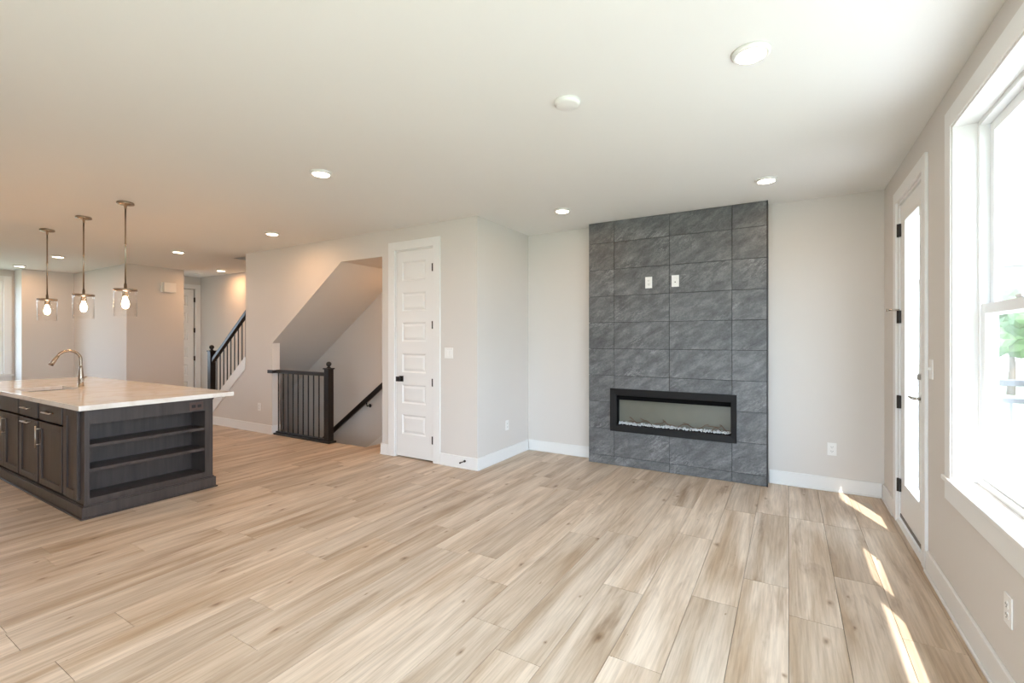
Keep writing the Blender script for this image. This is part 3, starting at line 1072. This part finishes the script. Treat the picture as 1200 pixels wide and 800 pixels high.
def newel(root, x, y, z1, w=0.044, ball=0.035, z0=0.026):
    q = MB()
    q.box(x - w, x + w, y - w, y + w, z0, z1, 0.003)
    q.box(x - w - 0.012, x + w + 0.012, y - w - 0.012, y + w + 0.012, z1, z1 + 0.018, 0.004)
    nw = q.build('newel_post', M['blackwood'], root)
    q = MB()
    pr = [(w * 0.85, z1 + 0.018), (w * 0.5, z1 + 0.03), (w * 0.42, z1 + 0.038)]
    for k in range(1, 12):
        a = -PI / 2 + PI * k / 12
        pr.append((ball * math.cos(a), z1 + 0.036 + ball + ball * math.sin(a)))
    pr.append((0.001, z1 + 0.036 + 2 * ball))
    q.lathe([(r, h) for r, h in pr], (x, y, 0), 20); q.build('finial', M['blackwood'], nw)
    return nw


newel(gr, NX, RY, 1.00)
b = MB(); b.box(JX0 + 0.017, NX - 0.0445, RY - 0.03, RY + 0.03, 0.905, 0.955, 0.010); b.box(JX0 - 0.10, JX0 + 0.03, YP - 0.016, YP - 0.001, 0.905, 0.955, 0.004)
b.box(JX0 + 0.017, JX0 + 0.03, YP - 0.010, RY, 0.907, 0.953, 0.003)
b.build('top_rail', M['blackwood'], gr)
b = MB(); b.box(JX0 + 0.02, NX + 0.085, RY - 0.068, RY + 0.06, 0.0005, 0.026, 0.004); b.box(JX0 + 0.02, NX - 0.05, RY - 0.03, RY + 0.03, 0.026, 0.045, 0.003)
b.build('bottom_plate', M['blackwood'], gr)
for k in range(10):
    x = JX0 + 0.047 + k * 0.1165
    q = MB(); q.box(x - 0.0065, x + 0.0065, RY - 0.0065, RY + 0.0065, 0.045, 0.906); q.build('baluster', M['black'], gr)

# wall handrail in the stairwell
hr = thing('handrail', (-5.6, YW, 0.6), 'sloping black handrail on the stairwell back wall', 'handrail')
ry = YW - 0.075
slr = 0.707
p0, p1 = (-7.4, 0.641 + slr * (-7.4 + 5.456)), (-4.9, 0.641 + slr * (-4.9 + 5.456))
b = MB(); b.prism([(p0[0], p0[1] - 0.045), (p1[0], p1[1] - 0.045), (p1[0], p1[1] + 0.045), (p0[0], p0[1] + 0.045)], 'y', ry - 0.022, ry + 0.022, bev=0.008)
b.build('rail', M['blackwood'], hr)
for xx in (-5.72, -7.0):
    zz = 0.641 + slr * (xx + 5.456)
    q = MB()
    q.lathe([(0.030, 0), (0.028, 0.008)][::-1], (xx, YW - 0.009, zz - 0.10), 16, 'y')
    q.tube([(xx, YW - 0.005, zz - 0.10), (xx, ry + 0.01, zz - 0.10), (xx, ry, zz - 0.075), (xx, ry, zz - 0.03)], 0.008, 10)
    q.build('bracket', M['black'], hr)

# sloped railing on the rising flight
sr = thing('stair_railing', (-8.4, YP + 0.06, 0.2), 'sloped black railing with newel climbing the stairs behind the island', 'railing')
SY = YP + 0.06
ra = (1.812 - 1.06) / (-7.38 + 8.35)
xb0, xb1 = -8.352, -7.278


def zr(x): return 1.812 + ra * (x + 7.38)


def zs(x): return 1.135 + (1.135 - 0.24) / (-7.276 + 8.42) * (x + 7.276)


newel(sr, -8.40, SY, 1.20, 0.045, 0.038, 0.262)
b = MB(); b.prism([(xb0, zr(xb0) - 0.05), (xb1, zr(xb1) - 0.05), (xb1, zr(xb1) + 0.03), (xb0, zr(xb0) + 0.03)], 'y', SY - 0.03, SY + 0.03, bev=0.008)
b.build('rail', M['blackwood'], sr)
b = MB(); b.prism([(xb0, zs(xb0) + 0.002), (xb1, zs(xb1) + 0.002), (xb1, zs(xb1) + 0.025), (xb0, zs(xb0) + 0.025)], 'y', SY - 0.03, SY + 0.03)
b.build('shoe_rail', M['blackwood'], sr)
for k in range(9):
    x = -8.24 + 0.108 * k
    q = MB(); q.box(x - 0.0065, x + 0.0065, SY - 0.0065, SY + 0.0065, zs(x) + 0.02, zr(x) - 0.045); q.build('baluster', M['black'], sr)

# ------------------------------------------------------------------ kitchen island
IX0, IX1, IY0, IY1 = -8.15, -4.745, 1.415, 2.36
IZ = 0.862


def shaker(q, x0, x1, z0, z1, y, fw=0.055, th=0.02):
    q.box(x0, x0 + fw, y - th, y, z0, z1, 0.002); q.box(x1 - fw, x1, y - th, y, z0, z1, 0.002)
    q.box(x0 + fw, x1 - fw, y - th, y, z0, z0 + fw, 0.002); q.box(x0 + fw, x1 - fw, y - th, y, z1 - fw, z1, 0.002)
    q.box(x0 + fw - 0.002, x1 - fw + 0.002, y - th + 0.011, y, z0 + fw - 0.002, z1 - fw + 0.002)


def pull(par, p, q_, y, horizontal=True):
    """bar pull between two (x,z) points"""
    q = MB()
    (xa, za), (xb, zb) = p, q_
    yb = y - 0.032
    q.tube([(xa, yb, za), (xb, yb, zb)], 0.0058, 10)
    for f in (0.14, 0.86):
        xx, zz = xa + (xb - xa) * f, za + (zb - za) * f
        q.tube([(xx, y + 0.001, zz), (xx, yb, zz)], 0.0048, 8)
    q.build('pull', M['pullmetal'], par)


def cabinet(x0, x1, label):
    c = thing('base_cabinet', ((x0 + x1) / 2, IY0, 0), label, 'cabinet', 'island base cabinets')
    q = MB()
    t_ = 0.018
    yf = IY0 + 0.035
    q.box(x0 + 0.0004, x0 + t_, yf, IY0 + 0.56, 0.11, IZ - 0.0005); q.box(x1 - t_, x1 - 0.0004, yf, IY0 + 0.56, 0.11, IZ - 0.0005)
    q.box(x0 + t_, x1 - t_, yf, IY0 + 0.56, 0.11, 0.128); q.box(x0 + t_, x1 - t_, IY0 + 0.55, IY0 + 0.56, 0.128, IZ - 0.0005)
    q.box(x0 + t_, x1 - t_, yf, IY0 + 0.07, 0.67, 0.715); q.box(x0 + t_, x1 - t_, yf, IY0 + 0.07, 0.835, IZ - 0.0005)
    q.build('body', M['wood'], c)
    return c


YD = IY0 - 0.0005
# end filler panel
c = thing('filler_panel', (-4.95, IY0, 0), 'narrow dark wood panel at the open shelf end of the island front', 'panel')
q = MB(); q.box(-5.137, -4.7765, IY0, IY0 + 0.02, 0.11, IZ - 0.0005); q.box(-4.776, IX1, IY0 - 0.0005, IY0 + 0.0203, 0.11, IZ - 0.0005); q.build('backing', M['wood'], c)
q = MB(); shaker(q, -5.128, -4.83, 0.135, 0.858, YD, 0.07); q.build('panel', M['wood'], c)
# three drawer/door cabinets
c = cabinet(-5.735, -5.14, 'dark island cabinet with one drawer and one door beside the end panel')
q = MB(); q.box(-5.715, -5.165, YD - 0.02, YD, 0.705, 0.857, 0.003); dr = q.build('drawer', M['wood'], c); pull(dr, (-5.535, 0.783), (-5.345, 0.783), YD - 0.02)
q = MB(); shaker(q, -5.715, -5.165, 0.135, 0.684, YD); dd = q.build('door', M['wood'], c); pull(dd, (-5.682, 0.46), (-5.682, 0.65), YD - 0.02)
c = cabinet(-6.29, -5.737, 'dark island cabinet with drawer and door with a level top pull')
q = MB(); q.box(-6.27, -5.757, YD - 0.02, YD, 0.705, 0.857, 0.003); dr = q.build('drawer', M['wood'], c); pull(dr, (-6.11, 0.783), (-5.92, 0.783), YD - 0.02)
q = MB(); shaker(q, -6.27, -5.757, 0.135, 0.684, YD); dd = q.build('door', M['wood'], c); pull(dd, (-6.11, 0.657), (-5.92, 0.657), YD - 0.02)
c = cabinet(-7.21, -6.292, 'wide dark sink cabinet with a pair of doors below the sink')
q = MB(); q.box(-7.19, -6.312, YD - 0.02, YD, 0.705, 0.857, 0.003); q.build('false_front', M['wood'], c)
q = MB(); shaker(q, -6.749, -6.312, 0.135, 0.684, YD); dd = q.build('door', M['wood'], c); pull(dd, (-6.716, 0.46), (-6.716, 0.65), YD - 0.02)
q = MB(); shaker(q, -7.19, -6.753, 0.135, 0.684, YD); dd = q.build('door', M['wood'], c); pull(dd, (-6.786, 0.46), (-6.786, 0.65), YD - 0.02)

# back panel of the island with far end
c = thing('island_back_panel', (-6.6, IY1, 0), 'plain dark wood back of the island facing the stairs', 'panel')
q = MB(); q.box(IX0, -5.02, IY1 - 0.02, IY1, 0.11, IZ - 0.0005); q.box(IX0, IX0 + 0.02, IY0, IY1 - 0.02, 0.11, IZ - 0.0005); q.box(IX0 + 0.02, -7.212, IY0, IY0 + 0.02, 0.11, IZ - 0.0005)
q.build('panel', M['wood'], c)

# open shelf end unit
c = thing('bookshelf', (-4.9, 1.89, 0), 'open dark wood shelves built into the end of the island', 'bookshelf')
sx0, sx1 = -5.0, IX1
fw_ = 0.05
oy0, oy1 = 1.447, 2.292
q = MB()
q.box(sx0, sx1, IY0 + 0.0205, oy0, 0.11, IZ - 0.0005, 0.001)
q.box(sx0, sx1, oy1, IY1, 0.11, IZ - 0.0005, 0.001)
q.box(sx1 - 0.022, sx1, oy0, oy1, 0.739, IZ - 0.0005, 0.001)
q.box(sx0, sx1 - 0.022, oy0, oy1, 0.839, IZ - 0.0005)
q.box(sx0, sx1, oy0, oy1, 0.11, 0.155, 0.001)
q.build('carcass', M['wood'], c)
q = MB(); q.box(sx0 - 0.012, sx0 - 0.0002, IY0 + 0.021, IY1 - 0.0205, 0.11, IZ - 0.0005); q.build('back_board', M['wood'], c)
for z in (0.578, 0.385):
    q = MB(); q.box(sx0 + 0.0005, sx1 - 0.012, oy0 + 0.0005, oy1 - 0.0005, z - 0.026, z, 0.002); q.build('shelf', M['wood'], c)

# base moulding round the island
c = thing('base_moulding', (-6.45, 1.9, 0), 'dark base moulding running round the foot of the island', 'moulding')
q = MB()
e = 0.02
q.box(IX0 - e, IX1 + e, IY0 - e, IY1 + e, 0.012, 0.098, 0.004)
q.box(IX0 - 0.008, IX1 + 0.008, IY0 - 0.008, IY1 + 0.008, 0.098, 0.1095, 0.003)
q.build('moulding', M['wood'], c)
q = MB(); q.box(IX0 - e - 0.012, IX1 + e + 0.012, IY0 - e - 0.012, IY1 + e + 0.012, 0.0008, 0.0118, 0.004); q.build('shoe_strip', M['wood'], c)

# countertop with the sink cut out
TX0, TX1, TY0, TY1 = -8.24, -4.645, 1.352, 2.505
TZ0, TZ1 = IZ, 0.902
kx0, kx1, ky0, ky1 = -6.86, -6.306, 1.475, 1.86
q = MB()
t = bmesh.new()
ov = [(TX0, TY0), (TX1, TY0), (TX1, TY1), (TX0, TY1)]
iv = [(kx0, ky0), (kx1, ky0), (kx1, ky1), (kx0, ky1)]
rings = []
for pts, z in ((ov, TZ0), (ov, TZ1), (iv, TZ1), (iv, TZ0)):
    rings.append([t.verts.new((p[0], p[1], z)) for p in pts])
for a in range(4):
    r0, r1 = rings[a], rings[(a + 1) % 4]
    for k in range(4):
        t.faces.new((r0[k], r0[(k + 1) % 4], r1[(k + 1) % 4], r1[k]))
bmesh.ops.recalc_face_normals(t, faces=t.faces)
bmesh.ops.bevel(t, geom=[e_ for e_ in t.edges], offset=0.003, segments=2, affect='EDGES', profile=0.5)
q._merge(t)
ct = q.build('countertop', M['quartz'], None, (-6.44, 1.93, TZ0))
tag(ct, 'pale polished stone countertop covering the whole island', 'countertop')

sk = thing('sink', (-6.57, 1.67, TZ0), 'stainless undermount sink let into the island countertop', 'sink')
q = MB()
t = bmesh.new()
def sring(ins, z): return [t.verts.new(v) for v in ((kx0 + ins, ky0 + ins, z), (kx1 - ins, ky0 + ins, z), (kx1 - ins, ky1 - ins, z), (kx0 + ins, ky1 - ins, z))]
R = [sring(-0.012, TZ0 - 0.002), sring(-0.001, TZ0 - 0.002), sring(0.006, TZ0 - 0.17), sring(0.03, TZ0 - 0.2)]
for r0, r1 in zip(R, R[1:]):
    for k in range(4):
        t.faces.new((r0[k], r0[(k + 1) % 4], r1[(k + 1) % 4], r1[k]))
t.faces.new(R[-1])
bmesh.ops.recalc_face_normals(t, faces=t.faces)
bmesh.ops.reverse_faces(t, faces=t.faces)
q._merge(t); q.build('basin', M['steel'], sk)
q = MB(); q.lathe([(0.04, 0), (0.045, 0.004), (0.03, 0.002)], (-6.57, 1.7, TZ0 - 0.199), 24); q.build('drain', M['nickel'], sk)

# faucet
FX, FYY = -6.556, 1.925
fa = thing('faucet', (FX, FYY, TZ1), 'brushed nickel gooseneck pull-down faucet behind the sink', 'faucet')
q = MB(); q.lathe([(0.029, 0.0005), (0.029, 0.006), (0.0255, 0.010), (0.0255, 0.085), (0.027, 0.10), (0.024, 0.118), (0.017, 0.20), (0.0145, 0.22)], (FX, FYY, TZ1), 24); q.build('body', M['nickel'], fa)
pts = []
rad = 0.098
zc = TZ1 + 0.288
for k in range(5): pts.append((FX, FYY, TZ1 + 0.21 + (zc - TZ1 - 0.21) * k / 5))
for k in range(15):
    a = PI * 0.86 * k / 14
    pts.append((FX, FYY - rad + rad * math.cos(a), zc + rad * math.sin(a)))
q = MB(); q.tube(pts, 0.0135, 16); q.build('spout', M['nickel'], fa)
pe = Vector(pts[-1]); dv = (Vector(pts[-1]) - Vector(pts[-2])).normalized()
q = MB(); q.tube([pe - dv * 0.002, pe + dv * 0.02, pe + dv * 0.06, pe + dv * 0.105], [0.0145, 0.016, 0.019, 0.022], 18); q.build('spray_head', M['nickel'], fa)
q = MB(); q.tube([(FX + 0.024, FYY, TZ1 + 0.07), (FX + 0.05, FYY, TZ1 + 0.07)], [0.017, 0.016], 16); q.tube([(FX + 0.043, FYY, TZ1 + 0.07), (FX + 0.06, FYY + 0.03, TZ1 + 0.11)], [0.007, 0.005], 12); q.build('lever', M['nickel'], fa)

wall_plate('outlet', 'dark brown outlet at the top of the island shelf end', 'outlet', (IX1, 2.215, 0.79), PI / 2, 0.117, 0.072, 'none', M['brownplate'])
root = bpy.data.objects[[o.name for o in bpy.data.objects if o.get('label', '').startswith('dark brown outlet')][0]]
for s in (-1, 1):
    q = MB(); q.box(s * 0.024 - 0.016, s * 0.024 + 0.016, -0.009, -0.0055, -0.015, 0.015, 0.003); q.build('socket', M['browninset'], root)

# ------------------------------------------------------------------ pendants over the island
WARM = (1.0, 0.53, 0.24)
def pendant(x, y, label):
    p = thing('pendant_light', (x, y, H), label, 'pendant light', 'pendants above the island')
    q = MB(); q.lathe([(0.066, -0.0003), (0.069, -0.006), (0.069, -0.020), (0.05, -0.026), (0.012, -0.030), (0.010, -0.06), (0.006, -0.065)], (x, y, H), 32); q.build('canopy', M['nickel'], p)
    q = MB(); q.tube([(x, y, H - 0.05), (x, y, 1.92)], 0.0068, 12); q.tube([(x, y, 2.32), (x, y, 2.345)], 0.0085, 12); q.build('stem', M['nickel'], p)
    q = MB(); q.lathe([(0.012, 1.95), (0.012, 1.905), (0.092, 1.899), (0.094, 1.890), (0.094, 1.880), (0.030, 1.878), (0.024, 1.872), (0.024, 1.828), (0.018, 1.825)], (x, y, 0), 36); q.build('cap', M['nickel'], p)
    q = MB(); q.lathe([(0.089, 1.879), (0.089, 1.636), (0.086, 1.636), (0.086, 1.879)], (x, y, 0), 40, closed=False); q.build('glass_shade', M['lampglass'], p)
    q = MB(); q.lathe([(0.013, 1.826), (0.014, 1.81), (0.024, 1.785), (0.030, 1.755), (0.026, 1.728), (0.014, 1.712), (0.001, 1.708)], (x, y, 0), 20); q.build('bulb', M['bulb'], p)
    lamp('pendant_glow', 'POINT', (x, y, 1.66), PEND_W, WARM, p, 0.03)
    return p


pendant(-5.532, 1.955, 'clear glass cylinder pendant over the island end, nearest the stairs')
pendant(-6.58, 1.955, 'middle clear glass cylinder pendant of the row over the island')
pendant(-7.72, 1.955, 'clear glass cylinder pendant of the row farthest from the stairs')

# ------------------------------------------------------------------ ceiling lights
def can(x, y, label, w=1.0, z=H):
    p = thing('recessed_light', (x, y, z), label, 'ceiling light', 'recessed ceiling lights')
    q = MB(); q.lathe([(0.083, -0.0003), (0.082, -0.012), (0.076, -0.018), (0.066, -0.020), (0.064, -0.017)], (x, y, z), 36); q.build('trim_ring', M['plate'], p)
    q = MB(); q.lathe([(0.064, -0.012), (0.0635, -0.0185)], (x, y, z), 36); q.build('lens', M['diffuser'], p)
    lamp('can_glow', 'AREA', (x, y, z - 0.024), CAN_W * w, WARM, p, 0.12)
    return p


can(-0.15, 2.411, 'ceiling light nearest the tall window, largest of all', 0.3)
can(-0.16, 4.396, 'ceiling light in front of the right edge of the slate fireplace', 0.4)
can(-2.0, 4.371, 'ceiling light in front of the left edge of the slate fireplace', 0.4)
can(-3.2, 2.401, 'ceiling light alone in the middle of the ceiling before the closet door', 1.0)
can(-5.559, 3.463, 'ceiling light near the long wall above the guard railing', 1.4)
can(-7.947, 3.462, 'ceiling light between the nearest pendant and the rising stairs', 0.6)
can(-9.411, 4.829, 'ceiling light in the hall beside the rising stairs', 1.7)
can(-10.052, 2.672, 'ceiling light seen between the two farther pendants', 1.2)
can(-11.934, 2.659, 'ceiling light nearest the far kitchen window', 1.2)
can(-4.55, 4.85, 'added ceiling light inside the stairwell, hidden by the closet wall', 1.4, 2.43)  # unseen lamp added to brighten the stair soffit
# unseen lights added out of frame to warm the left floor
can(-7.9, 0.3, 'added ceiling light over the kitchen aisle, outside the view', 1.2)
can(-5.6, 0.4, 'added ceiling light in front of the island, outside the view', 1.2)
can(-3.4, 0.6, 'added ceiling light left of the viewer, outside the view', 1.0)

# smoke alarms
def disc(x, y, r, label, name, cat):
    p = thing(name, (x, y, H), label, cat)
    q = MB(); q.lathe([(r, -0.0003), (r, -0.012), (r * 0.93, -0.022), (r * 0.80, -0.026), (0.001, -0.027)], (x, y, H), 36); q.build('cover', M['plate'], p)
    q = MB(); q.lathe([(r * 1.05, -0.0002), (r * 1.05, -0.005)], (x, y, H), 36); q.build('base_ring', M['plate'], p)


disc(-1.062, 2.389, 0.07, 'round white ceiling cover plate in the middle of the living room ceiling', 'ceiling_cover', 'ceiling cover')
disc(-10.3, 4.85, 0.07, 'round white smoke alarm on the hall ceiling before the panelled door', 'smoke_alarm', 'smoke alarm')

# door chime box
ch = thing('door_chime', (-10.0, 4.2, 2.38), 'white door chime box high on the hall corner wall', 'door chime')
q = MB(); q.box(-9.9995, -9.945, 4.10, 4.30, 2.29, 2.465, 0.006); q.build('cover', M['plate'], ch)
q = MB(); q.box(-9.9995, -9.97, 4.06, 4.0995, 2.285, 2.47, 0.004); q.build('side_grille', M['plate'], ch)

# ------------------------------------------------------------------ outdoors
q = MB(); q.box(XO + 0.01, 90, -60, 60, -0.75, -0.55); q.box(-60, XO + 0.01, -60, YF - 0.25, -0.75, -0.55); q.box(-60, -13.2, YF - 0.25, 60, -0.75, -0.55)
struct(q.build('ground', M['grass']), 'green lawn outside the windows', 'lawn')
q = MB(); q.box(XO, 1.262, -4.0, 7.0, 2.92, 3.1); q.box(XO, 1.262, -4, 7, 3.1, 3.12)
q.box(-13, XO + 0.24, YF - 1.5, YF - 0.205, 2.92, 3.1)  # unseen front eave added to keep direct sun out of the front opening
struct(q.build('trim_eave', M['vinyl']), 'white roof eave outside above the window wall, with a shading eave added behind the viewer', 'eave')
q = MB()
for k in range(24):
    q.box(XO + 0.05, XO + 3.3, -1.7 + 0.30 * k, -1.7 + 0.30 * k + 0.295, -0.20, -0.06)
for xx, yy in ((1.2, -1.9), (4.0, -1.9), (4.0, 1.6), (4.0, 5.0), (1.2, 5.0)):
    q.box(xx - 0.06, xx + 0.06, yy - 0.06, yy + 0.06, -0.56, -0.2)
struct(q.build('deck', M['deck']), 'pale timber deck outside the glass door', 'deck')
rl = thing('deck_railing', (2.5, 5.35, -0.06), 'grey deck railing seen faintly through the lower sash of the tall window', 'railing')
q = MB(); q.box(0.93, 4.08, 5.32, 5.38, 1.03, 1.08, 0.004); q.box(0.93, 4.08, 5.335, 5.365, 0.89, 0.93, 0.004); q.build('top_rail', M['railgrey'], rl)
q = MB(); q.box(0.93, 4.08, 5.33, 5.37, 0.03, 0.07, 0.004); q.build('bottom_rail', M['railgrey'], rl)
for xx in (0.98, 2.52, 4.05):
    q = MB(); q.box(xx - 0.05, xx + 0.05, 5.30, 5.40, -0.0595, 1.12, 0.004); q.build('post', M['railgrey'], rl)
for k in range(25):
    xx = 1.10 + 0.115 * k
    if abs(xx - 2.52) < 0.07: continue
    q = MB(); q.box(xx - 0.009, xx + 0.009, 5.341, 5.359, 0.07, 0.89); q.build('baluster', M['railgrey'], rl)


def house(x, y, label, w=12, d=9, h=5.6):
    c = thing('house', (x, y, -0.55), label, 'house')
    z0 = -0.549
    q = MB(); q.box(x, x + d, y, y + w, z0, h); q.build('walls', M['siding'], c)
    q = MB(); q.prism([(x - 0.4, h + 0.001), (x + d + 0.4, h + 0.001), (x + d / 2, h + 3.2)], 'y', y - 0.4, y + w + 0.4); q.build('roof', M['roof'], c)
    for yy in (y + 1.5, y + 5.2, y + 9.0):
        for zz in (0.9, 3.6):
            q = MB(); q.box(x - 0.05, x - 0.001, yy, yy + 1.2, zz, zz + 1.5); wq = q.build('window', M['trim'], c)
            q = MB(); q.box(x - 0.06, x - 0.0505, yy + 0.1, yy + 1.1, zz + 0.1, zz + 1.4); q.build('pane', M['winglass'], wq)


house(8.5, 38, 'pale neighbouring house seen faintly through the tall window')


def tree(x, y, s, label):
    c = thing('tree', (x, y, -0.55), label, 'tree')
    rg2 = random.Random(int(x * 10 + y))
    q = MB(); q.tube([(x, y, -0.549), (x + 0.05, y, 0.6 * s), (x, y + 0.05, 1.6 * s)], [0.14 * s, 0.10 * s, 0.06 * s], 10); q.build('trunk', M['bark'], c)
    q = MB()
    for k in range(26):
        a, r_, zz = rg2.uniform(0, 2 * PI), rg2.uniform(0, 0.85) * s, rg2.uniform(1.2, 3.2) * s
        tt = bmesh.new(); bmesh.ops.create_icosphere(tt, subdivisions=2, radius=rg2.uniform(0.35, 0.6) * s)
        for v in tt.verts: v.co *= rg2.uniform(0.75, 1.2)
        bmesh.ops.transform(tt, matrix=Matrix.Translation((x + r_ * math.cos(a), y + r_ * math.sin(a), zz)), verts=tt.verts)
        q._merge(tt)
    q.build('crown', M['leaf'], c)


tree(6.7, 23, 0.85, 'green tree on the lawn seen through the lower window pane')

for o in bpy.data.objects:
    if '_o' in o: del o['_o']
